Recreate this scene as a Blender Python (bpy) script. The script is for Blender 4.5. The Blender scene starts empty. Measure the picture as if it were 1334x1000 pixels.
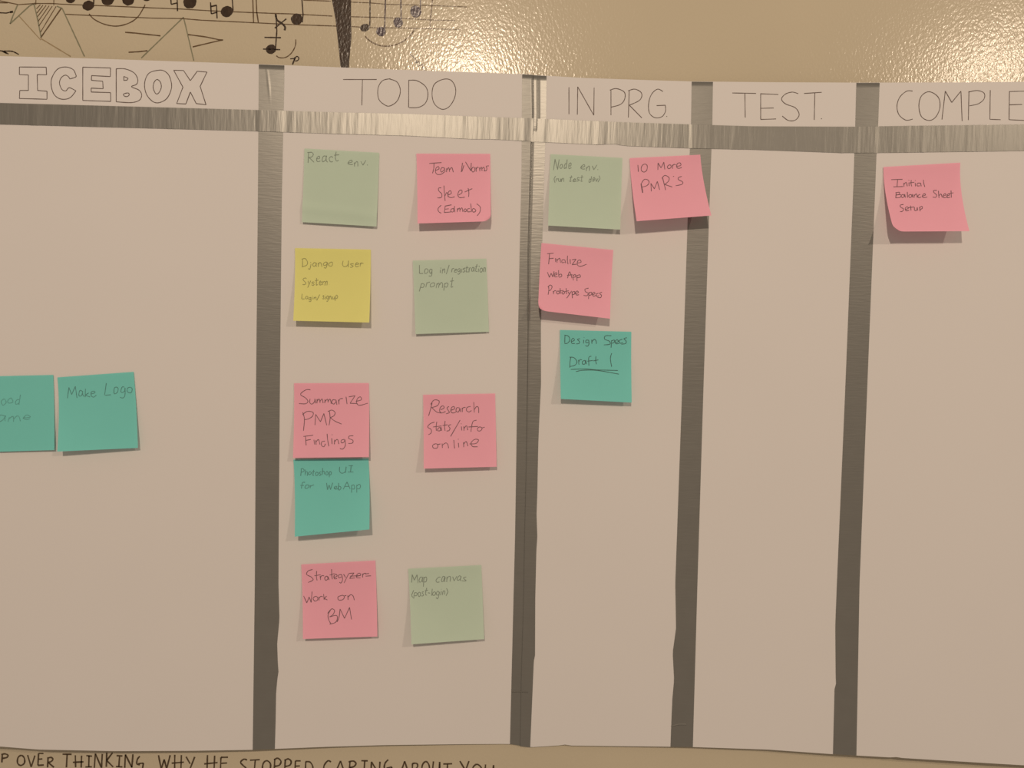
import bpy, math, random
from mathutils import Vector, Matrix

S = bpy.context.scene
COL = S.collection

# ------------------------------------------------------------------ camera
FPX = 1003.0                                   # focal length in pixels of the 1334 px wide frame
CAM = Vector((0.0, -0.8143, 1.50))
PITCH, YAW, ROLL = math.radians(-1.838), math.radians(-0.688), math.radians(1.134)
RM = (Matrix.Rotation(YAW, 3, 'Z') @ Matrix.Rotation(math.pi / 2 + PITCH, 3, 'X') @ Matrix.Rotation(ROLL, 3, 'Z'))
cd = bpy.data.cameras.new('camera')
cd.sensor_fit = 'HORIZONTAL'; cd.sensor_width = 36.0
cd.lens = 36.0 * FPX / 1334.0
cd.clip_start = 0.01
cam = bpy.data.objects.new('camera', cd); COL.objects.link(cam)
cam.matrix_world = Matrix.Translation(CAM) @ RM.to_4x4()
S.camera = cam


def at(px, py, depth=0.0):
    """the point `depth` in front of the wall (plane y = 0) that lies behind a pixel"""
    d = RM @ Vector(((px - 667.0) / FPX, -(py - 500.0) / FPX, -1.0))
    return CAM + d * ((-depth - CAM.y) / d.y)


def proj(p):
    q = RM.transposed() @ (p - CAM)
    return (667.0 + FPX * q.x / -q.z, 500.0 - FPX * q.y / -q.z)


# ------------------------------------------------------------------ world and lamps
W = bpy.data.worlds.new('room_light'); S.world = W
W.use_nodes = True
bg = W.node_tree.nodes['Background']
bg.inputs[0].default_value = (1.0, 0.80, 0.62, 1)
bg.inputs[1].default_value = 0.30


def ceiling_lamp(hx, hy, dist, power):
    """a ceiling bulb behind the photographer; its mirror image glints on the gloss paint at the given pixel"""
    p = at(hx, hy)
    k = dist / -CAM.y
    l = bpy.data.lights.new('ceiling_bulb_offscreen', 'POINT')
    l.energy = power; l.color = (1.0, 0.80, 0.60); l.shadow_soft_size = 0.045
    o = bpy.data.objects.new('ceiling_bulb_offscreen', l); COL.objects.link(o)
    o.location = (p.x + (p.x - CAM.x) * k, -dist, p.z + (p.z - CAM.z) * k)


ceiling_lamp(612, 112, 2.5, 118)
ceiling_lamp(1290, 96, 2.5, 72)

S.view_settings.view_transform = 'Standard'
S.view_settings.look = 'None'
S.view_settings.gamma = 1.0
S.view_settings.use_curve_mapping = False
S.view_settings.exposure = 0.0


# ------------------------------------------------------------------ materials
def srgb(r, g, b):
    f = lambda c: (c / 255 / 12.92) if c / 255 <= 0.04045 else ((c / 255 + 0.055) / 1.055) ** 2.4
    return (f(r), f(g), f(b), 1)


def mat(name, col, rough=0.8, spec=0.3, metal=0.0, vary=0.06, vscale=30.0, bumps=(), through=0.0):
    """Principled with a slight cloudy colour variation; bumps = ((xyz scale, detail, strength, distance), ...)"""
    m = bpy.data.materials.new(name); m.use_nodes = True
    nt = m.node_tree; N = nt.nodes; L = nt.links
    b = N['Principled BSDF']
    b.inputs['Roughness'].default_value = rough
    b.inputs['Specular IOR Level'].default_value = spec
    b.inputs['Metallic'].default_value = metal
    g = N.new('ShaderNodeNewGeometry')
    n = N.new('ShaderNodeTexNoise'); n.inputs['Scale'].default_value = vscale; n.inputs['Detail'].default_value = 3
    L.new(g.outputs['Position'], n.inputs['Vector'])
    mx = N.new('ShaderNodeMix'); mx.data_type = 'RGBA'
    lo = [c * (1 - vary) for c in col[:3]] + [1]; hi = [min(1, c * (1 + vary)) for c in col[:3]] + [1]
    mx.inputs['A'].default_value = lo; mx.inputs['B'].default_value = hi
    L.new(n.outputs['Fac'], mx.inputs['Factor'])
    L.new(mx.outputs['Result'], b.inputs['Base Color'])
    prev = None
    for sc, det, st, dist in bumps:
        mp = N.new('ShaderNodeMapping'); mp.inputs['Scale'].default_value = sc[:3]
        if len(sc) > 3:
            mp.inputs['Rotation'].default_value = (0, sc[3], 0)
        L.new(g.outputs['Position'], mp.inputs['Vector'])
        t = N.new('ShaderNodeTexNoise'); t.inputs['Scale'].default_value = 1.0; t.inputs['Detail'].default_value = det
        L.new(mp.outputs['Vector'], t.inputs['Vector'])
        bp = N.new('ShaderNodeBump'); bp.inputs['Strength'].default_value = st; bp.inputs['Distance'].default_value = dist
        L.new(t.outputs['Fac'], bp.inputs['Height'])
        if prev:
            L.new(prev.outputs['Normal'], bp.inputs['Normal'])
        prev = bp
    if prev:
        L.new(prev.outputs['Normal'], b.inputs['Normal'])
    if through:                                  # thin paper lets some light through
        tr = N.new('ShaderNodeBsdfTranslucent'); tr.inputs['Color'].default_value = [c * through for c in col[:3]] + [1]
        ad = N.new('ShaderNodeAddShader')
        L.new(b.outputs[0], ad.inputs[0]); L.new(tr.outputs[0], ad.inputs[1])
        L.new(ad.outputs[0], N['Material Output'].inputs['Surface'])
    return m


PEEL = (((400, 400, 260, 0.5), 1.5, 1.0, 0.00021),)
PAPER = (((900, 900, 900), 2, 0.25, 0.0002),)
M = {}
M['wall'] = mat('beige_gloss_paint', (0.535, 0.475, 0.362, 1), 0.165, 0.21, 0, 0.05, 6, PEEL)
M['marker'] = mat('brown_black_marker', (0.045, 0.028, 0.018, 1), 0.22, 0.30, 0, 0.5, 150, PEEL)
M['marker_violet'] = mat('violet_black_marker', (0.060, 0.040, 0.052, 1), 0.22, 0.30, 0, 0.5, 150, PEEL)
M['marker_thin'] = mat('thin_brown_marker', (0.13, 0.083, 0.045, 1), 0.22, 0.26, 0, 0.4, 150, PEEL)
M['pencil_green'] = mat('grey_green_pencil', (0.23, 0.225, 0.155, 1), 0.22, 0.26, 0, 0.3, 200, PEEL)
M['pencil_wall'] = mat('faint_wall_pencil', (0.33, 0.255, 0.155, 1), 0.22, 0.26, 0, 0.2, 200, PEEL)
M['marker_text'] = mat('brown_marker_lettering', (0.085, 0.058, 0.034, 1), 0.22, 0.26, 0, 0.4, 150, PEEL)
M['board'] = mat('white_poster_board', (0.69, 0.668, 0.668, 1), 0.75, 0.2, 0, 0.015, 9, PAPER)
M['tape_v'] = mat('silver_duct_tape_vertical', (0.220, 0.216, 0.202, 1), 0.38, 0.4, 0.50, 0.06, 60,
                  (((60, 60, 520), 2, 0.6, 0.00020),))
M['tape_h'] = mat('silver_duct_tape_horizontal', (0.220, 0.216, 0.202, 1), 0.38, 0.4, 0.50, 0.06, 60,
                  (((300, 60, 35), 2, 0.8, 0.00022),))
M['ink'] = mat('thin_black_pen', (0.135, 0.10, 0.09, 1), 0.6, 0.2, 0, 0.2, 300)
NOTE_COL = {'green': (0.485, 0.60, 0.505, 1), 'pink': (0.79, 0.385, 0.495, 1), 'yellow': (0.70, 0.69, 0.25, 1),
            'teal': (0.18, 0.58, 0.55, 1)}
for k, c in NOTE_COL.items():
    M[k] = mat(k + '_note_paper', c, 0.85, 0.15, 0, 0.03, 25, PAPER, 0.16)
    for tag, f in (('dark', 0.20), ('mid', 0.44), ('pale', 0.64)):
        M[k + '_' + tag] = mat(k + '_note_' + tag + '_pencil', tuple(0.03 * (1 - f) + x * f for x in c[:3]) + (1,), 0.6, 0.2, 0, 0.25, 400)


# ------------------------------------------------------------------ helpers
def new_obj(name, verts, faces, m, loc=(0, 0, 0), parent=None, smooth=True):
    o_ = Vector(loc)
    me = bpy.data.meshes.new(name)
    me.from_pydata([tuple(Vector(v) - o_) for v in verts], [], faces)
    me.validate(); me.update()
    if smooth:
        me.polygons.foreach_set('use_smooth', [True] * len(me.polygons))
    me.materials.append(M[m])
    o = bpy.data.objects.new(name, me); COL.objects.link(o)
    if parent:
        o.parent = parent
    else:
        o.location = o_
    return o


def tag(o, label=None, cat=None, group=None, kind=None):
    for k, v in (('label', label), ('category', cat), ('group', group), ('kind', kind)):
        if v:
            o[k] = v
    return o


def sheet(name, fn, nu, nv, thick, m, loc=(0, 0, 0), parent=None, us=None):
    """a thin solid sheet: fn(u, v) gives its front face, v runs downwards"""
    us = us or [i / nu for i in range(nu + 1)]
    nu = len(us) - 1
    F = [[Vector(fn(us[i], j / nv)) for i in range(nu + 1)] for j in range(nv + 1)]
    verts = [p for r in F for p in r]
    off = len(verts)
    w = nu + 1
    if not thick:                                # a single layer of paper
        return new_obj(name, verts, [(j * w + i, (j + 1) * w + i, (j + 1) * w + i + 1, j * w + i + 1) for j in range(nv) for i in range(nu)],
                       m, loc, parent)
    verts += [p + Vector((0, thick, 0)) for r in F for p in r]
    w = nu + 1
    faces = []
    for j in range(nv):
        for i in range(nu):
            a = j * w + i
            faces.append((a, a + w, a + w + 1, a + 1))
            b = a + off
            faces.append((b, b + 1, b + w + 1, b + w))
    rim = ([i for i in range(nu)] + [j * w + nu for j in range(nv)]
           + [nv * w + nu - i for i in range(nu)] + [(nv - j) * w for j in range(nv)])
    b0 = len(verts)
    for a in rim:                                # the rim has vertices of its own, so the faces shade flat to the edge
        verts += [verts[a], verts[a + off]]
    n = len(rim)
    for i in range(n):
        a, b = b0 + 2 * i, b0 + 2 * ((i + 1) % n)
        faces.append((a, b, b + 1, a + 1))
    o = new_obj(name, verts, faces, m, loc, parent)
    return o


def lerp(pts, t):
    """piecewise linear y(x)"""
    if t <= pts[0][0]:
        return pts[0][1]
    for (a, b), (c, d) in zip(pts, pts[1:]):
        if t <= c:
            return b + (d - b) * (t - a) / (c - a)
    return pts[-1][1]


def sstep(a, b, x):
    t = max(0.0, min(1.0, (x - a) / (b - a)))
    return t * t * (3 - 2 * t)


def smooth_line(pts, n=5):
    """Catmull-Rom through the points"""
    if len(pts) < 3:
        return list(pts)
    closed = pts[0] == pts[-1]
    P = ([pts[-2]] + list(pts) + [pts[1]]) if closed else ([pts[0]] + list(pts) + [pts[-1]])
    out = []
    for i in range(1, len(P) - 2):
        p0, p1, p2, p3 = P[i - 1], P[i], P[i + 1], P[i + 2]
        for k in range(n):
            t = k / n
            out.append(tuple(0.5 * (2 * p1[c] + (p2[c] - p0[c]) * t + (2 * p0[c] - 5 * p1[c] + 4 * p2[c] - p3[c]) * t * t
                                    + (3 * p1[c] - p0[c] - 3 * p2[c] + p3[c]) * t ** 3) for c in (0, 1)))
    out.append(tuple(pts[-1]))
    return out


def subdiv(pts, step):
    out = [pts[0]]
    for a, b in zip(pts, pts[1:]):
        n = max(1, int(math.hypot(b[0] - a[0], b[1] - a[1]) / step))
        out += [(a[0] + (b[0] - a[0]) * k / n, a[1] + (b[1] - a[1]) * k / n) for k in range(1, n + 1)]
    return out


def strokes_obj(name, strokes, width, surf, m, loc=(0, 0, 0), parent=None, label=None, step=6.0, fills=(), seed=1):
    """pen strokes (pixel polylines) laid as thin ribbons on a surface; surf(x, y) -> point on it.
    a stroke may carry its own width as (pts, width); fills are closed filled outlines"""
    rnd = random.Random(seed)
    V, Fc = [], []
    pieces = []
    for st in strokes:                           # a pen turning sharply starts a new ribbon
        w = width
        if isinstance(st, tuple) and len(st) == 2 and isinstance(st[0], list):
            st, w = st
        cur = [st[0]]
        for i in range(1, len(st)):
            cur.append(st[i])
            if i + 1 < len(st):
                ax, ay = st[i][0] - st[i - 1][0], st[i][1] - st[i - 1][1]
                bx, by = st[i + 1][0] - st[i][0], st[i + 1][1] - st[i][1]
                if ax * bx + ay * by < 0.6 * math.hypot(ax, ay) * math.hypot(bx, by):
                    pieces.append((cur, w)); cur = [st[i]]
        pieces.append((cur, w))
    for st in pieces:
        w = width
        if isinstance(st, tuple) and len(st) == 2 and isinstance(st[0], list):
            st, w = st
        pts = subdiv([tuple(p) for p in st], step)
        pts = [p for i, p in enumerate(pts) if i == 0 or math.hypot(p[0] - pts[i - 1][0], p[1] - pts[i - 1][1]) > 0.05]
        if len(pts) < 2:
            continue
        base = len(V)
        for i, p in enumerate(pts):
            a = pts[max(0, i - 1)]; b = pts[min(len(pts) - 1, i + 1)]
            dx, dy = b[0] - a[0], b[1] - a[1]
            l = math.hypot(dx, dy) or 1
            hw = 0.5 * w * rnd.uniform(0.82, 1.12)
            nx, ny = -dy / l * hw, dx / l * hw
            V.append(surf(p[0] - nx, p[1] - ny)); V.append(surf(p[0] + nx, p[1] + ny))
        for i in range(len(pts) - 1):
            a = base + 2 * i
            Fc.append((a, a + 1, a + 3, a + 2))
    for f in fills:
        base = len(V)
        cx = sum(p[0] for p in f) / len(f); cy = sum(p[1] for p in f) / len(f)
        V.append(surf(cx, cy))
        for p in f:
            V.append(surf(*p))
        for i in range(len(f)):
            Fc.append((base, base + 1 + i, base + 1 + (i + 1) % len(f)))
    o = new_obj(name, V, Fc, m, loc, parent, smooth=False)
    # every face looks out of the wall, towards the room
    for p in o.data.polygons:
        if p.normal.y > 0:
            p.flip()
    o.data.update()
    if label:
        o['label'] = label
    return o


def oval(cx, cy, rx, ry, rot=0.0, n=20, wob=0.05, seed=0):
    r = random.Random(seed)
    out = []
    for i in range(n):
        a = 2 * math.pi * i / n
        k = 1 + r.uniform(-wob, wob)
        x, y = rx * k * math.cos(a), ry * k * math.sin(a)
        out.append((cx + x * math.cos(rot) - y * math.sin(rot), cy + x * math.sin(rot) + y * math.cos(rot)))
    return out


# ------------------------------------------------------------------ wall
wall = new_obj('wall_back', [(-2.6, 0, 0), (2.6, 0, 0), (2.6, 0, 2.75), (-2.6, 0, 2.75),
                             (-2.6, .1, 0), (2.6, .1, 0), (2.6, .1, 2.75), (-2.6, .1, 2.75)],
               [(0, 1, 2, 3), (4, 7, 6, 5), (0, 4, 5, 1), (3, 2, 6, 7), (0, 3, 7, 4), (1, 5, 6, 2)], 'wall', smooth=False)
tag(wall, 'glossy beige painted wall with orange-peel texture and marker doodles', kind='structure')


# ------------------------------------------------------------------ board of two taped panels
FOLD = at(686, 530, 0.002).x                    # the fold between the two panels, touching the wall


def front(x, z):
    """how far the board's face stands off the wall: both panels swing out from the fold like an open book"""
    d = x - FOLD
    return 0.0036 + (0.0424 * -d if d < 0 else 0.0391 * d)


def on_board(px, py, lift=0.0):
    d = 0.01
    for _ in range(5):
        p = at(px, py, d + lift)
        d = front(p.x, p.z)
    return at(px, py, d + lift)


base = at(683, 971, 0)
board = bpy.data.objects.new('planning_board', None); COL.objects.link(board)
BL = Vector((base.x, base.y, base.z)); board.location = BL
tag(board, 'wide white poster board split into columns by silver duct tape, fixed to beige wall', 'board')

TOP_L = [(-45, 71.6), (0, 73), (120, 76.2), (337, 83.5), (500, 90), (694, 97)]
BOT_L = [(-45, 970), (0, 972), (50, 976), (150, 978), (250, 977.6), (330, 976.3), (420, 972.6), (500, 970.2), (600, 969), (664, 968.6), (677, 970.5)]
TOP_R = [(695, 97.5), (760, 101.5), (850, 104.5), (901, 106), (1000, 107), (1120, 107.6), (1250, 107.3), (1334, 106.6), (1430, 105.8)]
BOT_R = [(678, 971.5), (691, 973), (728, 970.6), (734, 969), (742, 970.8), (900, 972.6), (1000, 976), (1085, 982), (1120, 984), (1165, 986.5),
         (1170, 985.2), (1176, 987), (1300, 994.5), (1430, 1002)]
CREASE = [(97, 694.3), (130, 694.6), (150, 695), (185, 692.8), (220, 691.8), (330, 688.7), (420, 688), (500, 687), (600, 685.5), (700, 683.2), (780, 682), (880, 679), (971, 677.5)]


def left_panel(u, v):
    xt = -45 + u * (694.0 + 45); xb = -45 + u * (677.3 + 45)
    yt, yb = lerp(TOP_L, xt), lerp(BOT_L, xb)
    y = yt + (yb - yt) * v
    x = xt + (xb - xt) * v
    if u > 0.999:
        x = lerp(CREASE, y) - 0.5
    return on_board(x, y)


def right_panel(u, v):
    xt = 694.9 + u * (1430 - 694.9); xb = 678.2 + u * (1425 - 678.2)
    yt, yb = lerp(TOP_R, xt), lerp(BOT_R, xb)
    y = yt + (yb - yt) * v
    x = xt + (xb - xt) * v
    if u < 0.001:
        x = lerp(CREASE, y) + 0.5
    return on_board(x, y)


sheet('board_panel', left_panel, 60, 24, 0.0016, 'board', BL, board)
sheet('board_panel', right_panel, 90, 24, 0.0016, 'board', BL, board)

# vertical strips: (left edge, right edge) as x(y), torn edges included
VT = [
    ([(83.5, 337.2), (260, 336), (500, 333.6), (760, 332), (976.3, 329.2)],
     [(83.5, 370.4), (110, 370.2), (170, 368.8), (260, 367), (500, 364.6), (700, 363), (760, 362.7), (806, 364), (838, 361), (862, 361.8), (876, 362.8), (884, 361.2), (903, 359.6), (940, 359), (976, 358)]),
    ([(97, 680.3), (220, 679.6), (330, 677), (430, 675), (500, 674), (580, 672.8), (640, 672), (700, 671), (780, 669), (971, 664.3)],
     [(97, 712), (155, 711.4), (220, 709.2), (330, 706), (430, 704.6), (500, 704.8), (545, 702.6), (580, 701.2), (640, 700), (670, 699), (700, 700), (715, 698.8), (780, 697.3), (854, 697), (861, 695.4), (973, 690.7)]),
    ([(106, 901.2), (163, 900.4), (205, 898.4), (305, 895.4), (500, 889), (760, 879.8), (818, 880.8), (850, 876.4), (885, 878.3), (910, 876), (945, 874.5), (973, 873.5)],
     [(106, 928.8), (163, 928), (205, 926.5), (305, 923), (500, 916.6), (760, 908.6), (973, 902.6)]),
    ([(107.6, 1115.8), (163, 1114.4), (240, 1112), (500, 1101.6), (760, 1090.4), (815, 1088.3), (880, 1088.8), (891, 1089.3), (895, 1087.4), (984, 1085.2)],
     [(107.6, 1146), (163, 1144), (198, 1142), (240, 1140.4), (500, 1130), (760, 1119.8), (984, 1115.7)]),
]


VLAB = ['silver duct tape between the first and second column', 'silver duct tape over the fold between the two panels, creased along its middle',
        'silver duct tape between the third and fourth column', 'silver duct tape between the fourth and last column']


def make_vtape(k):
    L_, R_ = VT[k]
    top = (lambda x: lerp(TOP_L, x) if x < 694.5 else lerp(TOP_R, x))
    bot = (lambda x: lerp(BOT_L, x) if x < 677.4 else lerp(BOT_R, x))

    def fn(u, v):
        yt = top(L_[0][1] + (R_[0][1] - L_[0][1]) * u); yb = bot(L_[-1][1] + (R_[-1][1] - L_[-1][1]) * u)
        vv = max(0.0, (v - 0.008) / 0.992)
        y = yt + 0.4 + (yb - yt - 0.4) * vv
        l, r = lerp(L_, y), lerp(R_, y)
        lift = 0.00025
        if k == 1:
            c = lerp(CREASE, y)
            if u < 0.5:
                x = l + (c - l) * u / 0.5
            else:
                x = c + (r - c) * (u - 0.5) / 0.5
            q = abs(u - 0.5)
            deep = 0.0022 if y < 470 else 0.0022 - 0.0012 * sstep(470, 620, y)
            if q < 0.012:
                lift -= deep
            elif q < 0.06:
                lift += 0.0005 * (1.0 if y < 420 else 0.4)
            if 0.5 < u < 0.72 and y < 175:       # loose lip beside the fold at the top
                lift += 0.0009 * math.sin((u - 0.5) / 0.22 * math.pi)
        else:
            x = l + (r - l) * u
        if k == 0 and y < 135:                   # the pinched wrinkle near the top
            wr = 347.5 + (y - 90) * 0.13
            if abs(x - wr) < 0.7:
                lift += 0.00015 * sstep(135, 118, y)
        if v < 0.001 and k > 0:                            # folded back over the top edge of the board
            p = on_board(x, y - 0.8, 0.0)
            return p + Vector((0, 0.0024, 0.0006))
        return on_board(x, y, lift)

    us = [i / 16 for i in range(17)]
    if k == 1:
        us = [0, .08, .16, .24, .32, .4, .44, .47, .485, .5, .515, .53, .56, .6, .64, .68, .72, .8, .9, 1]
    if k == 0:
        us = [i / 28 for i in range(29)]
    o = sheet('tape_strip', fn, 16, 125, 0.0002, 'tape_v', BL, board, us)
    tag(o, VLAB[k])
    return o


for k in range(4):
    make_vtape(k)

HU_L = [(-45, 132.5), (0, 134), (320, 142.8), (442, 146.4), (534, 148.4), (600, 151), (660, 153.2), (696, 154)]
HD_L = [(-45, 160.5), (0, 161.8), (320, 170.3), (422, 173.7), (534, 176.8), (613, 181), (640, 181.2), (675, 183), (696, 184)]
HU_R = [(690, 154), (709, 154.8), (818, 159.4), (900, 162), (980, 164.4), (1114, 165), (1172, 164), (1334, 162), (1430, 160.6)]
HD_R = [(690, 184.4), (711, 185.2), (777, 188.2), (803, 187.4), (806, 188.6), (818, 190), (900, 193), (980, 194.8), (1096, 199), (1142, 199), (1334, 196.3), (1430, 194.6)]


def make_htape(x0, x1, up, dn, label, n):
    rnd = random.Random(7)
    wr = [(rnd.uniform(x0, x1), rnd.uniform(1.2, 3.0), rnd.uniform(0.15, 0.55)) for _ in range(int((x1 - x0) / 9))]

    def fn(u, v):
        x = x0 + (x1 - x0) * u
        yu, yd = lerp(up, x), lerp(dn, x)
        if x1 < 720 and u > 0.985:               # torn end
            x -= 3.0 * abs(math.sin(v * 9)) * (u - 0.985) / 0.015
        y = yu + (yd - yu) * v
        lift = 0.0005
        for L_, R_ in VT:                        # rides over the vertical strips underneath
            l, r = lerp(L_, y), lerp(R_, y)
            lift += 0.00025 * sstep(l - 1.0, l + 0.6, x) * sstep(r + 1.0, r - 0.6, x)
        for c, w, h in wr:
            dx = (x + (v - .5) * 2 - c) / w
            lift += 0.00028 * h * math.exp(-dx * dx)
        return on_board(x, y, lift)
    return tag(sheet('tape_strip', fn, n, 8, 0.0002, 'tape_h', BL, board), label)


make_htape(-45, 694.2, HU_L, HD_L, 'silver duct tape running under the first two headings', 300)
make_htape(691.5, 1430, HU_R, HD_R, 'silver duct tape running under the last three headings', 300)


# wrinkles pinched up in two of the strips: real ridges of the same tape
for pts, wd in (([(874.8, 946.2), (880, 944.6), (886, 943.6), (894, 943.8)], 1.5), ([(667, 901.5), (676, 901), (688, 901.8)], 1.1)):
    line = smooth_line(pts)
    RV = []
    for x, y in line:
        RV += [on_board(x, y - wd, 0.0003), on_board(x, y, 0.0011), on_board(x, y + wd * 0.4, 0.0003)]
    RF = []
    for q in range(len(line) - 1):
        a = 3 * q
        RF += [(a, a + 1, a + 4, a + 3), (a + 1, a + 2, a + 5, a + 4)]
    tag(new_obj('tape_wrinkle', RV, RF, 'tape_v', BL, board, smooth=False), 'small wrinkle across a silver tape strip')


# ------------------------------------------------------------------ headings on the board
def cr(x0, y0, k, pts):
    return [(x0 + x / k, y0 + y / k) for x, y in pts]


def pairs(s):
    v = [float(t) for t in s.split()]
    return list(zip(v[0::2], v[1::2]))


on_ink = lambda x, y: on_board(x, y, 0.00014)
K = 3.924


def block(x0, y0, spec):
    """spec lines: C = smooth closed, P = straight closed, S = smooth open, L = straight open"""
    out = []
    for s in spec:
        p = cr(x0, y0, K, pairs(s[1:]))
        if s[0] in 'CP':
            p.append(p[0])
        out.append(smooth_line(p, 6) if s[0] in 'CS' else p)
    return out


ICEBOX = ['P99 342 236 343 238 382 190 381 192 462 240 466 240 507 99 503 101 462 145 462 145 383 99 381',
          'S357 403 387 393 386 378 372 354 334 342 293 354 265 398 262 440 275 480 300 502 332 507 362 496 388 464',
          'S388 464 354 448 336 464 316 456 304 425 312 398 332 384 348 390 357 403',
          'P423 343 565 347 564 391 468 386 467 410 525 415 527 453 466 450 466 470 565 473 566 518 423 513',
          'L594 520 594 351', 'S594 351 640 352 685 372 704 405 698 430 672 443 710 460 724 485 712 512 670 524 594 520',
          'P633 390 655 400 650 409 633 411', 'C632 480 655 475 660 485 650 493 636 491',
          'C808 359 760 375 739 425 748 480 780 518 815 524 855 500 877 445 866 390 840 363', 'C803 406 788 420 783 448 795 477 810 476 824 448 820 420',
          'P888 359 938 360 973 412 1008 364 1058 368 1023 441 1053 535 1003 529 973 470 950 531 903 529 935 445']
TODO = ['L498 406 670 406', 'L597 408 594 538', 'S740 402 700 412 677 450 680 505 710 535 738 541 775 515 791 465 775 420 735 403',
        'L834 408 833 549', 'S834 410 875 412 918 440 932 480 920 525 885 548 836 550', 'C1010 405 965 430 953 480 965 530 1003 558 1040 545 1068 500 1073 450 1050 410']
INPRG = ['L397 210 397 348', 'L440 350 442 208 524 353 526 212', 'L612 222 612 353', 'S606 225 640 217 680 235 682 270 660 298 612 312',
         'L705 225 701 365', 'S700 228 735 220 768 240 760 275 706 302', 'L706 302 770 367',
         'S878 232 850 220 820 245 805 290 808 340 835 365 870 362 890 335 890 302', 'L890 302 845 304', 'L895 358 899 361']
COMPL = ['S765 230 735 230 700 260 685 305 695 350 730 378 765 373', 'C850 233 810 255 797 305 810 360 850 380 885 360 905 310 895 260',
         'L915 375 932 230 965 288 1012 230 1018 383', 'L1053 230 1050 378', 'S1050 235 1095 227 1130 240 1130 270 1100 295 1055 305',
         'L1162 225 1160 374 1215 376', 'L1260 230 1258 376 1340 380', 'L1260 232 1345 230', 'L1258 300 1325 298']
TEST2 = ['S180 243 150 235 115 245 95 270 115 295 165 315 185 350 165 378 130 380 98 357', 'L210 242 300 236', 'L265 240 262 377', 'L297 370 301 372']
TEST1 = [[(954, 121), (985, 121.6)], [(970.4, 121.5), (970.9, 153)], [(991, 121.5), (991, 155.5), (1011, 154.8)], [(991, 122), (1014, 123)], [(991, 141), (1008, 140.6)]]
strokes_obj('heading_lettering', block(0, 0, ICEBOX), 1.05, on_ink, 'ink', BL, board, 'outlined block letters reading ICEBOX')
strokes_obj('heading_lettering', block(320, 0, TODO), 1.0, on_ink, 'ink', BL, board, 'thin pen capitals reading TODO')
strokes_obj('heading_lettering', block(640, 60, INPRG), 1.0, on_ink, 'ink', BL, board, 'thin pen capitals reading IN PRG.')
strokes_obj('heading_lettering', TEST1 + block(994, 60, TEST2), 1.0, on_ink, 'ink', BL, board, 'thin pen capitals reading TEST.')
strokes_obj('heading_lettering', block(994, 60, COMPL), 1.0, on_ink, 'ink', BL, board, 'thin pen capitals reading COMPLE')

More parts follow.
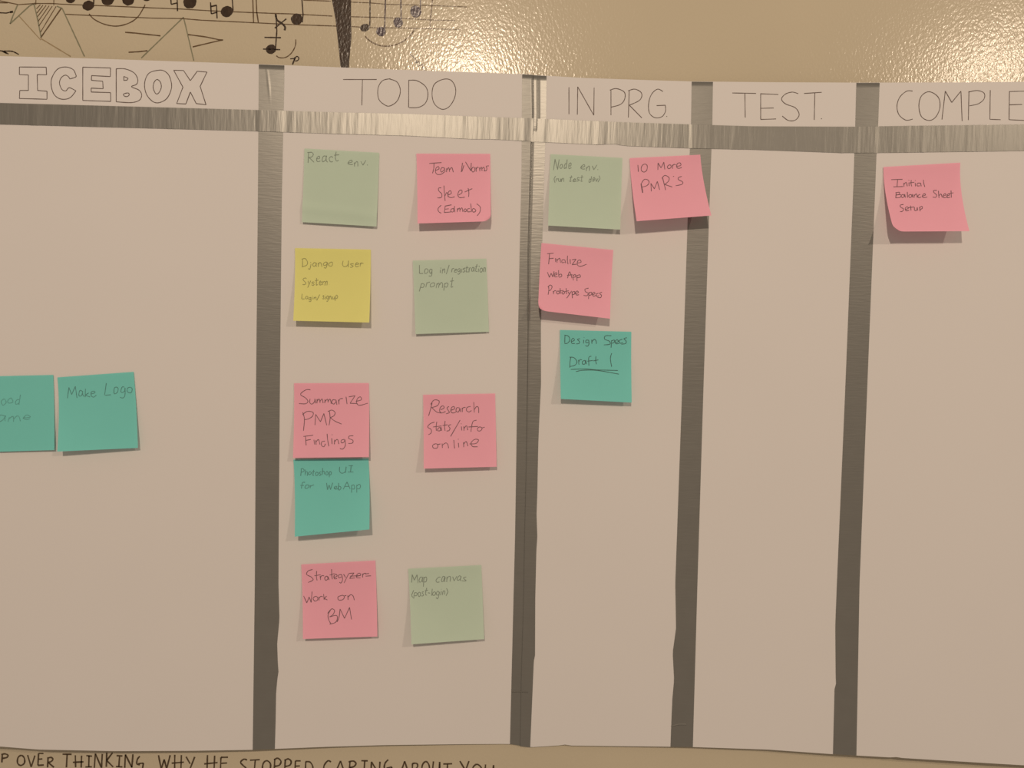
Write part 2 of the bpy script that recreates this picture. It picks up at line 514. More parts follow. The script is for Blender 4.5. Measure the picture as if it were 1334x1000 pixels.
# ------------------------------------------------------------------ a handwriting alphabet (cap height 1, baseline 0, y up)
GL = {
    'A': (.75, 'L0 0 .38 1 .72 0|L.14 .36 .62 .38'),
    'B': (.62, 'L.08 1 .05 0|S.06 .98 .4 1 .5 .8 .35 .58 .1 .53|S.1 .53 .5 .5 .58 .22 .35 0 .04 .02'),
    'D': (.68, 'L.06 1 .05 0|S.04 .98 .4 .96 .64 .6 .55 .15 .05 0'),
    'E': (.6, 'L.5 .98 .06 .96 .04 .02 .52 .04|L.05 .52 .42 .54'),
    'F': (.6, 'L.08 .95 .1 0|L0 .97 .58 1|L.1 .55 .45 .58'),
    'I': (.5, 'L.05 1 .5 .98|L.27 1 .25 .02|L0 .03 .5 .02'),
    'L': (.55, 'L.06 1 .03 .05|S.03 .05 .2 .02 .5 .06'),
    'M': (.85, 'L0 0 .1 1 .4 .3 .7 1 .8 0'),
    'N': (.7, 'L.02 0 .05 1 .58 .02 .62 1'),
    'P': (.6, 'L.08 .95 .05 -.05|S0 .9 .3 1 .55 .82 .45 .55 .08 .45'),
    'R': (.65, 'L.08 .98 .04 0|S0 .92 .32 1 .5 .8 .35 .58 .08 .5|L.12 .5 .6 .02'),
    'S': (.6, 'S.55 .95 .3 1 .08 .8 .25 .55 .5 .3 .4 .05 .0 .02'),
    'T': (.75, 'L0 .97 .75 1|L.38 .98 .34 0'),
    'U': (.65, 'S.04 1 .03 .3 .25 0 .5 .2 .58 .95|L.58 .95 .6 0'),
    'W': (.9, 'L0 .95 .2 .02 .42 .7 .6 .02 .85 1'),
    'a': (.5, 'S.42 .5 .2 .56 .04 .3 .12 .02 .34 .12 .42 .48|S.42 .5 .4 .15 .5 .0'),
    'b': (.48, 'L.06 1 .04 .05|S.04 .1 .1 .45 .35 .48 .42 .2 .25 0 .04 .06'),
    'c': (.42, 'S.4 .46 .22 .55 .04 .3 .15 .02 .42 .08'),
    'd': (.52, 'S.4 .42 .2 .5 .04 .25 .16 .0 .38 .15|L.43 1 .42 0'),
    'e': (.45, 'S.04 .28 .38 .32 .3 .54 .08 .42 .06 .14 .22 0 .46 .1'),
    'f': (.42, 'S.42 .92 .28 1 .2 .8 .17 0|L.02 .48 .4 .52'),
    'g': (.5, 'S.42 .48 .2 .56 .04 .3 .16 .04 .38 .16 .42 .46|S.42 .46 .42 -.1 .28 -.36 .04 -.28'),
    'h': (.5, 'L.06 1 .04 0|S.05 .3 .22 .55 .38 .45 .42 0'),
    'i': (.2, 'L.1 .5 .09 0|L.1 .72 .13 .77'),
    'j': (.3, 'S.2 .5 .2 -.15 .06 -.35 -.1 -.25|L.2 .72 .23 .77'),
    'k': (.48, 'L.06 1 .04 0|L.4 .55 .07 .25 .44 .0'),
    'l': (.18, 'L.09 1 .08 0'),
    'm': (.78, 'L.04 .52 .04 0|S.05 .3 .2 .55 .34 .45 .36 0|S.38 .3 .54 .56 .68 .45 .7 0'),
    'n': (.5, 'L.05 .52 .04 0|S.05 .3 .22 .55 .38 .46 .42 0'),
    'o': (.48, 'C.24 .54 .05 .38 .06 .1 .24 0 .42 .14 .42 .42'),
    'p': (.5, 'L.06 .52 .03 -.4|S.06 .4 .24 .55 .43 .38 .34 .06 .06 .08'),
    'r': (.38, 'L.05 .52 .05 0|S.06 .3 .18 .52 .38 .5'),
    's': (.38, 'S.36 .5 .18 .56 .06 .42 .24 .28 .34 .12 .2 0 .0 .04'),
    't': (.42, 'S.2 .95 .18 .3 .2 .03 .38 .06|L0 .62 .42 .66'),
    'u': (.5, 'S.04 .52 .04 .15 .2 0 .36 .12 .42 .5|L.42 .5 .45 0'),
    'v': (.45, 'L.02 .52 .2 .02 .44 .55'),
    'y': (.48, 'L.03 .52 .22 .1|L.45 .54 .08 -.38'),
    'z': (.46, 'L.04 .52 .42 .52 .04 .02 .46 .04'),
    '1': (.2, 'L.1 1 .11 0'), '0': (.6, 'C.3 1 .06 .8 .06 .2 .3 0 .54 .2 .54 .8'),
    '.': (.2, 'L.08 .04 .12 0'), '-': (.4, 'L.02 .35 .38 .37'), "'": (.2, 'L.1 1 .06 .85'),
    '/': (.4, 'L0 -.2 .4 1'), '(': (.28, 'S.26 1 .06 .6 .06 .2 .24 -.15'), ')': (.28, 'S.04 1 .24 .6 .22 .2 .02 -.15'),
    'C': (.6, 'S.55 .9 .3 1 .05 .6 .1 .15 .35 0 .58 .1'), 'G': (.6, 'S.3 1 .12 .8 .04 .5 .1 .38 .3 .36|L.2 .42 .58 .5 .5 -.1'),
    'H': (.7, 'L.08 1 .1 0|L.56 1 .54 0|L-.12 .42 .74 .5'), 'K': (.62, 'L.06 1 .05 0|L.55 1 .08 .45 .6 0'),
    'O': (.7, 'C.35 1 .06 .75 .06 .25 .35 0 .62 .25 .62 .75'), 'V': (.65, 'L0 1 .3 0 .62 1'), 'Y': (.65, 'L0 1 .3 .5|L.62 1 .25 0'),
}


def word(text, x0, y0, x1, y1, h, slant=0.06, seed=0, jit=0.055, gap=0.10):
    """strokes of one handwritten word whose baseline runs from (x0, y0) to (x1, y1), cap height h (pixels)"""
    rnd = random.Random(seed + sum(ord(c) * (i + 3) for i, c in enumerate(text)))
    tot = sum(GL[c][0] for c in text) + gap * (len(text) - 1)
    sx = math.hypot(x1 - x0, y1 - y0) / tot
    a = math.atan2(y1 - y0, x1 - x0)
    ca, sa = math.cos(a), math.sin(a)
    pen = 0.0
    out = []
    for c in text:
        wd, spec = GL[c]
        oy = rnd.uniform(-1, 1) * 0.08; sc = rnd.uniform(0.85, 1.12)
        for s in spec.split('|'):
            p = [(x + rnd.uniform(-jit, jit), y * sc + oy + rnd.uniform(-jit, jit)) for x, y in pairs(s[1:])]
            if s[0] == 'C':
                p.append(p[0])
            if s[0] in 'CS':
                p = smooth_line(p, 4)
            q = []
            for x, y in p:
                X = (pen + x) * sx + slant * y * h
                Y = -y * h
                q.append((x0 + X * ca - Y * sa, y0 + X * sa + Y * ca))
            out.append(q)
        pen += wd + gap
    return out


# ------------------------------------------------------------------ sticky notes
def sticky(colour, quad, hl, hr, lines, label, ink='dark', width=0.9, power=1.6, corner=None, crease=None, group=None):
    """quad: TL, TR, BR, BL pixels of the visible sheet; hl, hr: how far its lower corners stand off the board (m)"""
    TL, TR, BR, BL_ = quad
    lay = 0.0011
    c3 = [on_board(*TL, lay), on_board(*TR, lay), on_board(*BR, lay + hr), on_board(*BL_, lay + hl)]

    def surf(u, v, lift=0.0):
        x = (c3[0].x * (1 - u) + c3[1].x * u) * (1 - v) + (c3[3].x * (1 - u) + c3[2].x * u) * v
        z = (c3[0].z * (1 - u) + c3[1].z * u) * (1 - v) + (c3[3].z * (1 - u) + c3[2].z * u) * v
        t = max(0.0, (v - 0.10) / 0.90) ** power if v > 0.10 else 0.0
        d = front(x, z) + lay + (hl * (1 - u) + hr * u) * t + lift
        if crease:
            d += crease * math.exp(-((v - 0.80 - 0.06 * u) / 0.07) ** 2)
        if corner:
            du = u if corner[0] == 'R' else 1 - u
            k = max(0.0, (du + v - 2 + corner[2]) / corner[2])
            d += corner[1] * k * k
            s = 0.0020 * k * k * (corner[1] / 0.006)
            x += s * (-1 if corner[0] == 'R' else 1)
            z += s
        return Vector((x, -d, z))

    org = Vector(((c3[0].x + c3[1].x) / 2, -front(c3[0].x, 1.6) - lay, (c3[0].z + c3[1].z) / 2))
    o = bpy.data.objects.new('sticky_note', None); COL.objects.link(o)
    o.location = org
    tag(o, label, 'sticky note', group)
    sheet('paper_sheet', lambda u, v: surf(u, v), 40 if corner else 22, 44 if corner else 26, 0, colour, org, o)

    def inv(px, py):
        u, v = 0.5, 0.5
        e = 1e-3
        for _ in range(6):
            a = proj(surf(u, v)); b = proj(surf(u + e, v)); c = proj(surf(u, v + e))
            j00, j10 = (b[0] - a[0]) / e, (b[1] - a[1]) / e
            j01, j11 = (c[0] - a[0]) / e, (c[1] - a[1]) / e
            dx, dy = px - a[0], py - a[1]
            det = j00 * j11 - j01 * j10
            u += (dx * j11 - dy * j01) / det
            v += (dy * j00 - dx * j10) / det
        return surf(u, v, 0.00016)

    for ln in lines:
        st = []
        txt = []
        for wv in ln:
            if isinstance(wv, tuple) and wv[0] == 'trace':
                _, x0, y0, k, t, spec = wv
                for q in spec.split('|'):
                    p = cr(x0, y0, k, pairs(q[1:]))
                    if q[0] == 'C':
                        p.append(p[0])
                    st.append(smooth_line(p, 4) if q[0] in 'CS' else p)
                if t:
                    txt.append(t)
            elif isinstance(wv, tuple):
                st += word(*wv); txt.append(wv[0])
            else:
                st.append(wv)
        strokes_obj('handwriting', st, width, inv, colour + '_' + ink, org, o,
                    ('handwritten words ' + ' '.join(txt)) if txt else 'double underline', step=5)
    return o


sticky('green', ((396.6, 193.3), (494.1, 198.9), (490.5, 295), (393.4, 289.2)), .0028, .0035,
       [[('React', 400.8, 212.4, 441, 210.6, 13.5), ('env.', 453, 215.6, 480, 215.2, 11)]],
       'pale green sticky note with the words React env. and a crease near its lower edge', 'mid', crease=0.0011)
sticky('pink', ((542.4, 200), (638.6, 200.3), (639.5, 288), (544, 291)), .013, .013,
       [[('trace', 530, 185, 7.6923, 'Team Norms', 'L225 214 348 205|S272 212 270 262 258 312|S290 284 322 268 318 246 296 256 286 292 302 322 345 322 376 298|S378 262 352 256 338 282 350 300 374 276|L378 258 384 300|L398 300 400 262|S400 282 420 256 428 298|S428 280 450 254 466 302|L545 300 558 208|L572 232 552 296|L588 198 642 288|L642 288 646 208|C662 252 648 278 662 300 682 284 678 258|L696 296 692 254|S694 274 706 252 720 256|L732 292 728 254|S732 272 748 250 754 290|S754 268 772 250 780 284|S822 238 796 242 802 262 796 286 770 288')],
        [('trace', 530, 185, 7.6923, 'Sheet', 'S345 458 318 462 322 490 350 520 345 555 305 558|S372 436 376 500 384 590|S382 540 400 504 412 530 412 550|S412 530 445 515 438 488 418 500 414 540 440 556 480 548|S520 530 552 508 548 480 522 492 512 530 530 556 580 552|S615 462 622 510 618 548|L580 500 656 466')],
        [('trace', 530, 185, 7.6923, '(Edmodo)', 'S345 632 315 662 318 695 345 712|L385 642 375 705 440 700|L380 642 448 628|L380 672 420 668|C470 668 445 672 442 695 465 698|S478 640 476 670 482 702|L505 700 508 662|S510 680 528 660 532 696|S532 680 552 658 562 698|C588 668 572 680 580 698 598 688|S630 665 608 672 612 698 640 696|S640 615 645 660 648 700|C672 665 655 680 668 702 692 688|S700 618 735 650 732 700 705 738')]],
       'pink sticky note reading Team Norms Sheet, its lower edge lifted and one corner curled', 'dark', corner=('R', .005, .12))
sticky('yellow', ((384.3, 323), (483, 325), (481, 420), (382, 417.6)), .011, .011,
       [[('Django', 393, 347.5, 434, 346, 9.5), ('User', 446, 347.6, 474, 347, 9.5)], [('System.', 394, 371, 430, 371, 8.5)],
        [('Login/', 393, 390, 416, 390, 6.8), ('signup', 420, 389.5, 440, 389.5, 7.4)]],
       'bright yellow sticky note, the only yellow one on the board', 'mid')
sticky('green', ((537.7, 339.3), (633.6, 336.7), (637, 432), (541.3, 435)), .0045, .0025,
       [[('Log', 546, 356.8, 564, 356, 10.5), ('in/', 573, 355.6, 585, 355, 10), ('registration', 588, 355, 633, 353.5, 9.5, .15)],
        [('prompt', 547, 374.6, 591, 373, 12, .18)]],
       'pale green sticky note reading Log in/registration prompt', 'mid')
# the teal note below is stuck first, its upper edge tucked under the pink one
sticky('teal', ((382.2, 598.5), (480, 597), (481.2, 689.4), (384, 698.8)), .014, .018,
       [[('Photoshop', 391.5, 618.8, 432.5, 618.2, 8.5), ('UI', 442, 615.5, 460, 615, 8)],
        [('for', 391, 635.8, 408, 635.2, 8.5, .2), ('Web', 425, 637.8, 445, 637.6, 9), ('App', 447.5, 637.4, 470, 636.6, 10)]],
       'teal sticky note directly below the pink note reading Summarize PMR Findings', 'mid')
sticky('pink', ((383, 499), (480.5, 498.8), (480.6, 595), (381.7, 596.2)), .0085, .0095,
       [[('trace', 370, 490, 7.6923, 'Summarize', 'S265 135 220 135 165 180 215 215 240 250 215 275 150 272|S262 225 258 262 280 278 305 255 310 225|L310 228 318 270|L330 270 332 228|S332 250 352 226 362 265|S362 250 382 226 392 268|L408 268 412 230|S412 252 436 228 442 262|S442 250 462 228 474 275|S520 238 490 235 478 262 500 278 522 252|L522 238 530 285|L552 280 546 232|S548 255 562 226 590 222|L622 205 632 278|L650 205 712 195 662 270 735 272|S720 250 775 235 765 205 735 225 728 268 760 290 842 268')],
        [('trace', 370, 490, 7.6923, 'PMR', 'S188 360 205 430 195 545|S185 385 230 352 290 360 285 400 240 428 205 432|L310 488 318 380 365 455 400 372 428 490|S455 350 462 420 452 490|S440 352 480 338 512 362 500 395 460 415|S462 412 510 448 578 478')],
        [('trace', 370, 490, 7.6923, 'Findings', 'L215 595 222 690|L195 602 292 590|L218 642 268 632|L300 635 306 682|L322 685 318 640|S320 660 345 632 360 682|S410 650 380 655 375 690 400 705 415 675|S432 575 438 640 450 700|L478 620 482 678|L480 588 484 582|L505 680 508 635|S508 655 535 630 550 678|S605 630 575 640 575 665 600 660 610 632|S610 632 615 690 590 728 560 722|S695 595 655 598 650 622 690 640 685 668 645 672')]],
       'pink sticky note reading Summarize PMR Findings, just above a teal note', 'dark')
sticky('pink', ((551.2, 514), (645, 512.4), (647, 607.8), (552, 610.2)), .0105, .0085,
       [[('trace', 535, 500, 7.6923, 'Research', 'S215 190 200 250 180 318|S200 205 235 160 285 170 270 215 205 238|S215 238 260 280 305 290|S300 258 335 240 325 218 300 232 290 268 310 290 350 275|S385 225 365 238 375 262 388 285 355 298|S405 262 440 248 432 225 408 240 405 280 430 290 455 278|S490 240 462 238 455 270 478 280 492 250|L492 240 502 280|L518 280 515 238|S516 258 528 236 550 235|S600 225 565 235 560 265 585 280 610 265|L632 180 638 285|S638 255 662 225 680 240 682 290')],
        [('trace', 535, 500, 7.6923, 'stats/info', 'S240 382 200 395 170 430 205 455 205 490 178 508|S262 378 255 430 258 468|L225 430 310 420|C295 435 275 445 272 468 298 465|L305 432 310 468|S345 370 340 430 345 468|L320 415 370 408|S405 405 378 418 394 442 384 466 360 470|L495 362 400 525|L508 425 512 465|L505 400 508 396|L535 468 532 425|S534 445 560 418 572 462|S660 362 625 375 610 430 605 478|L580 430 675 425|C690 430 668 448 678 470 705 465 715 440|L715 440 742 432')],
        [('trace', 535, 500, 7.6923, 'online', 'C250 598 220 615 230 642 265 640 272 610|L272 605 298 600|L318 640 315 595|S316 615 350 590 372 605 380 642|L432 560 440 645|L478 590 482 635|L475 555 480 550|L532 632 530 582|S530 605 556 575 574 622|S590 600 655 595 680 560 640 555 605 590 620 625 670 628')]],
       'pink sticky note reading Research stats/info online', 'dark')
sticky('pink', ((392.4, 735), (489, 729.8), (491.6, 828.8), (394.6, 832)), .010, .008,
       [[('trace', 380, 720, 7.6923, 'Strategyzer-', 'S210 165 165 180 150 215 195 240 215 270 165 295|S250 180 248 240 255 275|L228 228 290 218|L290 270 285 230|S288 250 300 228 325 228|C355 232 332 245 338 272 362 262|L365 235 375 270|S400 162 402 220 408 262|L380 222 430 205|S425 245 455 232 445 212 425 228 428 258 455 255|S500 215 470 222 472 248 498 240|S500 215 510 265 495 300 478 292|L520 212 540 245|L572 205 525 300|L575 205 625 200 580 255 635 250|S645 235 690 222 680 202 655 215 650 245 690 250|L712 245 708 205|S710 225 725 205 745 205|L735 210 775 205|L740 232 795 228|L585 232 690 226')],
        [('trace', 380, 720, 7.6923, 'Work on', 'L120 430 152 500 175 440 195 495 205 385|C235 435 215 455 232 482 260 470 258 442|L275 475 272 440|S275 455 290 435 312 438|L320 410 325 468|L350 432 325 455 358 470|C500 425 465 440 470 470 510 468 530 440 515 425|L530 428 548 425|L565 470 562 425|S563 445 590 418 615 430 628 472')],
        [('trace', 380, 720, 7.6923, 'BM', 'S390 570 365 620 372 670 395 710|S360 605 400 560 430 575 415 615 380 640|S380 640 450 625 455 670 430 700 380 712|S455 690 475 640 485 560|L485 560 530 655 580 545 600 665')]],
       'pink sticky note reading Strategyzer Work on BM, beside a pale green one', 'dark')
sticky('green', ((531.7, 740.6), (627, 735.7), (630.8, 832.2), (536, 839)), .0125, .009,
       [[('Map', 536, 759, 557, 758.4, 12), ('canvas', 567.5, 757.6, 607, 756.4, 11.5, .2)], [('(post-login)', 536, 776.6, 583, 775, 9.5, .15)]],
       'pale green sticky note reading Map canvas (post-login)', 'mid')
sticky('green', ((717.3, 200.7), (811, 205.6), (808.2, 299), (714, 293.7)), .0085, .0075,
       [[('Node', 721, 220, 744, 219.6, 12, .12), ('env.', 756, 221.4, 780, 221.2, 11, .15)],
        [('(run', 721.5, 236.6, 735, 236.4, 7.4), ('test', 741, 236.2, 759, 236, 7.4, .2), ('dev)', 767, 236.6, 781, 236.6, 8, .15)]],
       'pale green sticky note reading Node env. with small bracketed words below', 'mid')
sticky('pink', ((820.3, 205.9), (912.3, 201.4), (926.8, 280.6), (829.4, 288)), .0215, .0215,
       [[('trace', 805, 190, 7.6923, '10 More', 'L200 190 205 258|C265 182 238 205 235 245 262 262 290 240 292 195|L400 240 402 170 432 220 460 162 470 235|C515 190 495 208 508 228 532 215 530 195|L548 228 545 188|S547 205 560 186 580 188|S585 205 630 195 622 170 595 178 588 212 610 225 640 215')],
        [('trace', 805, 190, 7.6923, "PMR's", 'L230 378 246 470|L234 378 250 468|L232 380 240 440|S232 380 265 335 305 345 310 375 285 400 245 412|L335 455 330 375 365 430 395 355 418 440|L448 320 478 442|S440 325 470 295 512 318 505 355 468 385|S468 385 510 400 545 412|L553 308 562 302|S640 305 605 318 610 340 648 360 640 385 580 398')]],
       "pink sticky note reading 10 More PMR's, overlapping a tape strip and lifted at its foot", 'dark')
sticky('pink', ((705.3, 316.4), (799, 325.5), (794.8, 415), (700.8, 404)), .0175, .0150,
       [[('trace', 690, 305, 7.6923, 'Finalize', 'L200 195 190 300|L175 195 240 190|L195 245 240 240|L258 240 260 278|L275 285 272 245|S274 265 300 240 310 285|S350 255 325 258 325 285 350 280|L352 255 362 290|S380 215 378 260 385 300|L405 250 408 298|L425 255 465 250 425 305 470 300|S475 290 515 280 505 258 482 268 478 305 510 322 570 300')],
        [('trace', 690, 305, 7.6923, 'Web App', 'L178 380 198 432 215 390 232 428 245 372|S250 410 275 400 265 385 248 400 252 425 280 425|L290 360 292 428|S292 410 315 398 322 420 295 432|S380 440 400 375 425 440|L375 412 428 405|L435 405 438 462|S436 415 455 402 460 425 438 432|L472 408 475 468|S473 418 500 405 508 428 476 435')],
        [('trace', 690, 305, 7.6923, 'Prototype Specs', 'S190 520 192 560 185 605|S182 530 205 508 225 525 210 558 190 565|L240 600 235 568|S238 585 250 565 268 568|C285 568 268 582 280 598 300 588|L305 540 310 595|L285 570 340 562|C340 572 322 585 335 600 352 585|L365 540 370 600|L350 575 392 565|L385 578 400 600|L420 568 372 640|L425 575 428 640|S427 580 450 572 450 598 428 605|S455 595 488 585 478 568 458 585 470 608 495 605|S590 540 555 550 560 575 585 590 575 615 540 612|L595 580 590 648|S592 590 620 580 618 605 594 612|S628 605 655 595 645 580 628 598 640 620 665 612|S690 590 668 600 672 622 695 615|S725 580 700 592 720 612 710 635 680 632')]],
       'pink sticky note reading Finalize Web App Prototype Specs with a curled corner', 'dark', corner=('L', .005, .14))
sticky('teal', ((729.5, 429.6), (822.5, 432), (823, 524.2), (730.6, 519.4)), .0105, .0085,
       [[('trace', 710, 415, 7.6923, 'Design Specs', 'L200 165 198 240|S195 165 235 175 248 215 225 245 195 248|S265 230 295 215 282 195 265 215 268 245 300 248|S350 200 325 208 345 228 340 248 312 252|L388 212 385 248|L390 190 393 186|S435 215 412 215 410 240 435 238|S438 212 440 255 425 275 405 268|L470 250 468 210|S470 230 495 205 512 225 515 252|S665 170 605 172 598 205 645 225 650 255 590 262|L668 215 662 290|S664 225 695 212 690 240 665 245|S705 240 735 228 722 210 702 228 712 250 740 248|S775 205 745 218 750 245 780 240|S820 190 790 200 812 222 808 248 765 255')],
        [('trace', 710, 415, 7.6923, 'Draft 1', 'S258 382 250 440 248 490|S245 385 290 390 320 430 300 465 250 478|L340 460 335 412|S337 435 350 410 370 412|C400 418 375 430 378 455 402 450|L408 415 415 455|S465 375 440 385 438 430 440 470|L425 425 480 418|S510 375 508 420 515 455|L485 422 535 412|S668 345 655 400 668 480')],
        [('trace', 710, 415, 7.6923, '', 'S258 508 400 502 520 512 730 518|S310 530 390 515 540 520 740 555')]],
       'teal sticky note reading Design Specs Draft 1 with a double underline', 'dark')
sticky('pink', ((1151, 217.4), (1251, 211.8), (1263, 301), (1165, 301.5)), .0200, .0200,
       [[('trace', 1135, 195, 7.1429, 'Initial', 'L185 278 290 275|L245 278 240 340|L205 345 295 342|L305 345 302 308|S303 325 325 302 335 340|L350 305 352 338|L348 285 351 281|S372 282 370 315 376 340|L355 308 400 302|L408 308 412 340|L408 288 411 284|S455 310 430 312 428 335 452 335|L458 308 465 340|S485 280 488 310 498 345')],
        [('trace', 1135, 195, 7.1429, 'Balance Sheet', 'L232 398 228 445|S225 400 262 395 258 415 232 420|S232 420 275 418 270 442 225 447|C295 415 278 428 290 445 308 432|L310 412 318 445|L335 392 338 445|C365 415 348 428 358 445 378 432|L380 412 388 445|L400 445 398 415|S399 430 420 410 428 445|S455 415 435 425 440 445 465 440|S475 432 505 420 492 408 475 428 485 445 520 440|S610 378 580 380 585 400 608 420 600 442 572 440|L625 382 630 448|S629 430 648 410 660 445|S668 430 695 420 685 408 668 425 675 445 702 442|S705 430 728 420 718 408 704 428 712 446 735 440|L742 378 745 445|L722 408 765 400')],
        [('trace', 1135, 195, 7.1429, 'Setup', 'S300 508 270 515 275 535 300 550 290 572 268 575|S318 555 345 545 332 530 316 545 325 568 352 562|L365 520 370 565|L345 538 400 532|S402 535 402 560 420 565 428 535|L428 535 432 565|L448 532 455 572|S449 540 470 525 475 545 452 555')]],
       'pink sticky note reading Initial Balance Sheet Setup under the COMPLE heading', 'dark', corner=('L', .004, .14))
sticky('teal', ((-29, 490.5), (69.4, 488.2), (70.8, 586), (-28, 589)), .002, .003,
       [[('ood', 0.5, 526.4, 27, 526, 13.5)], [('ame', -3, 549, 40, 546.5, 13, .1)]],
       'darker teal sticky note lying flat on the board beside the Make Logo note', 'pale')
sticky('teal', ((74.8, 491.4), (174, 484.2), (179.7, 583.2), (74.6, 588)), .0115, .0055,
       [[('Make', 88.4, 518.4, 125, 516, 14), ('Logo', 136.7, 514.2, 173, 512.6, 16)]],
       'teal sticky note reading Make Logo under the ICEBOX heading', 'mid')

# ------------------------------------------------------------------ drawings and writing on the wall
WL = Vector((0, 0, 0))
onw = lambda x, y: at(x, y, 0.00012)
onw2 = lambda x, y: at(x, y, 0.00020)


def draw(name, strokes, width, m, label=None, fills=(), surf=onw, seed=1):
    return strokes_obj(name, strokes, width, surf, m, WL, wall, label, step=4, fills=fills, seed=seed)


for ln in ('-30 .5 0 1 24 6 38.7 5 48 4.5 70 4.6 80 5.4 108 6.4 160 8.5 200 10.3 236 11.7 274 14 320 16 359 17.5 378 18 433 20.9',
           '85 18.5 120 20.2 153 21.6 200 23.6 236 24.1 263 26.3 320 29 377 31.8 440 34',
           '395 .2 431 1.4'):
    draw('drawn_staff_line', [pairs(ln)], 1.3, 'marker_thin', 'thin brown music staff line')
for ln in ('457 2.7 482 3.7 505 5.7 539 6.3 563 7.2 608 9', '457 21.7 500 22.8 526 24 559 25.8 593 26.7', '458 34.5 481 36 520 36.3 578 37.8 600 38.4'):
    draw('drawn_staff_line', [pairs(ln)], 1.1, 'marker_thin', 'thin brown music staff line')
draw('drawn_dash', [pairs('-12 3.4 10 3.6')], 1.5, 'marker_thin')
draw('drawn_dash', [pairs('-10 16 8 17 15 15.4'), (pairs('13 15.8 17 15.2'), 2.6)], 1.6, 'marker')
draw('drawn_squiggle', [smooth_line(pairs('-5 66 3 66.5 11 70.3')), smooth_line(pairs('5 66.5 14 66.6 19 68 24.5 71')), (pairs('3 66.4 9 69.4'), 2.4)], 1.6, 'marker')
draw('drawn_star', [pairs('13 31 38 8 46 4'), pairs('13 31 17 20 23 6'), pairs('44 4 49 25 53.4 48'), pairs('81 11 110 73.5'), pairs('81 11 74 8')], 1.7, 'pencil_green',
     'grey green pencil star outline')
draw('drawn_star_edge', [pairs('24 20 53 52'), (pairs('53 50 92 73.5'), 1.5)], 1.2, 'pencil_wall')
draw('drawn_hatching', [(pairs('80.3 10 53 49'), 1.7), pairs('73 8.4 52 43'), pairs('68 8 50.5 34'), pairs('64 7.4 49.5 28'), pairs('60 7 48.6 22'), pairs('56 6.6 48 17'),
                        pairs('52.6 6 47.4 11.5'), pairs('47 -8 46.6 6'), pairs('70.2 -8 70 7')], 1.1, 'marker_thin', 'brown hatching inside the star')
draw('drawn_star', [pairs('239 22.4 184 75.6'), pairs('239 22.4 241.6 33 252.4 79')], 1.6, 'pencil_green', 'grey green pencil peak')
draw('drawn_hairpin', [pairs('163 42 176 43 190 44.6 209 46.6'), pairs('167.5 68 180 67.4 192 66'), pairs('245 45 268 48 285 51.6 290.6 52'), pairs('290.6 52 285 53 268 57 251 61')],
     1.7, 'marker_thin', 'brown accent hairpin')
draw('drawn_slur', [smooth_line(pairs('116 18 122.5 25 136 31.5 152 34 168 30 179 22.5 186 12 189 6'))], 1.5, 'marker_thin')
draw('drawn_slur', [smooth_line(pairs('360 72.5 364 75 372 74.7 379.4 69.3 384.6 60 385.3 51.3'))], 1.4, 'marker_thin')
draw('drawn_slur', [smooth_line(pairs('475.7 47.2 484 54.7 499 60 517 57.7 532 48.7 541.7 36'))], 1.6, 'marker_thin')
draw('drawn_letter', [pairs('378 76.6 384 76'), (pairs('384.6 74.6 381 84'), 2.2), smooth_line(pairs('383 78.6 386 73.6 389.2 75 388 78.6 384 79.4'))], 1.5, 'marker', 'small drawn letter p')
draw('drawn_squiggle', [smooth_line(pairs('533.5 69.7 538 74 542.6 78.6 541.5 82 546 80.4 545 86 551 84 550.5 90 554 92'))], 1.3, 'marker')
draw('drawn_natural_sign', [pairs('222 -8 223 5.6 231 3.8'), pairs('230.6 -8 231.2 14.5')], 1.7, 'marker')
draw('drawn_natural_sign', [pairs('274.2 3 275.2 18 282.6 16'), (pairs('274.5 8.6 282 6.8'), 2.0), pairs('282 6.4 282.8 24')], 1.7, 'marker')
draw('drawn_bar_line', [pairs('329 -10 330.3 29.6'), pairs('333.4 -10 334.4 15 336.6 29.8')], 1.6, 'marker_thin', 'drawn double bar line')
draw('drawn_bar_line', [pairs('564 -10 563 4 560.6 26 560 37')], 1.5, 'marker_thin')
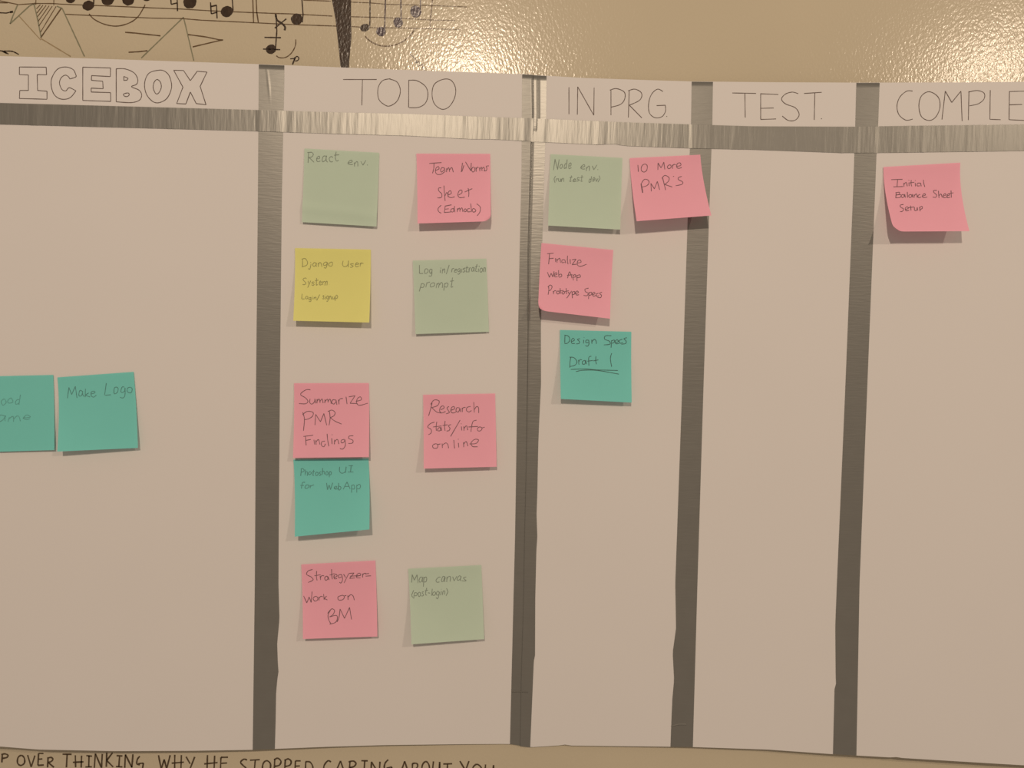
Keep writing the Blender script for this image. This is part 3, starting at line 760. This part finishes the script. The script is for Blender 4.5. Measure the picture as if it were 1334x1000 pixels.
HEADS = [(92, -2, 6.5, 6, 'marker', None), (115, 7.2, 7.8, 6.3, 'marker', '122.4 -10 122 5'), (140.5, -.6, 8.6, 7.2, 'marker', None), (167, -.6, 7.8, 7.8, 'marker', None),
         (192, -4, 7, 5, 'marker', None), (247, 2.6, 8.4, 8.4, 'marker', '254.6 -10 255 3'), (295.5, 15, 7.9, 7.2, 'marker', '302 -10 303.6 14'),
         (386.6, 25, 7.8, 7.3, 'marker', '392.6 -10 394.8 19 393.8 29'), (353, 64, 6.8, 6.2, 'marker', '359.4 18 360.6 40 359 62'),
         (475.2, 36, 6.2, 5, 'marker', '482 -10 482 20 481.6 35'), (496.4, 41, 6.2, 6.2, 'marker_violet', '502.4 -10 501 40'),
         (518.6, 29.2, 6.2, 6.6, 'marker_violet', '522 -10 522.6 25'), (541.6, 15, 7.2, 8, 'marker_violet', '548 -10 547.6 12')]
for i, (x, y, rx, ry, m, stem) in enumerate(HEADS):
    extra = []
    if i == 8:
        extra = [(smooth_line(pairs('359 18 361 26 368 31 371.4 35.4 370.6 39.4')), 2.6), pairs('358 36.6 366 30 373 24.4'), pairs('344.5 48.6 366 49'), pairs('342.6 63.8 365 64.6')]
    draw('drawn_music_note', ([pairs(stem)] if stem else []) + extra, 1.7, m, 'hand drawn filled music note', [oval(x, y, rx, ry, -0.3, 22, .05, i)], onw2, i)
draw('drawn_wedge', [], 1, 'marker', 'solid black tapered marker stroke',
     [[(430, -30), (432.4, 0), (437, 25), (439.6, 48), (442, 70), (444, 92), (454, 92), (456, 68), (457.9, 48), (457.2, 20), (457.4, 0), (458, -30)]], onw2)
SENT = [('P', 1.5, 993, 11, 993, 12.5), ('OVER', 22, 997.5, 71, 998.5, 15.5), ('THINKING', 81, 998.5, 187, 1000.5, 17), ('WHY', 206, 1003, 254, 1004, 18),
        ('HE', 268, 1003.5, 299, 1004, 18), ('STOPPED', 312, 1005.5, 408, 1008, 18.5), ('CARING', 421, 1007.5, 511, 1009, 18), ('ABOUT', 521, 1009, 589, 1010, 18), ('YOU', 599, 1010.5, 644, 1011, 17.5)]
for s in SENT:
    draw('wall_lettering', word(*s, slant=0.0, jit=0.02, gap=.2), 2.1, 'marker_text', 'brown marker capitals reading ' + s[0])
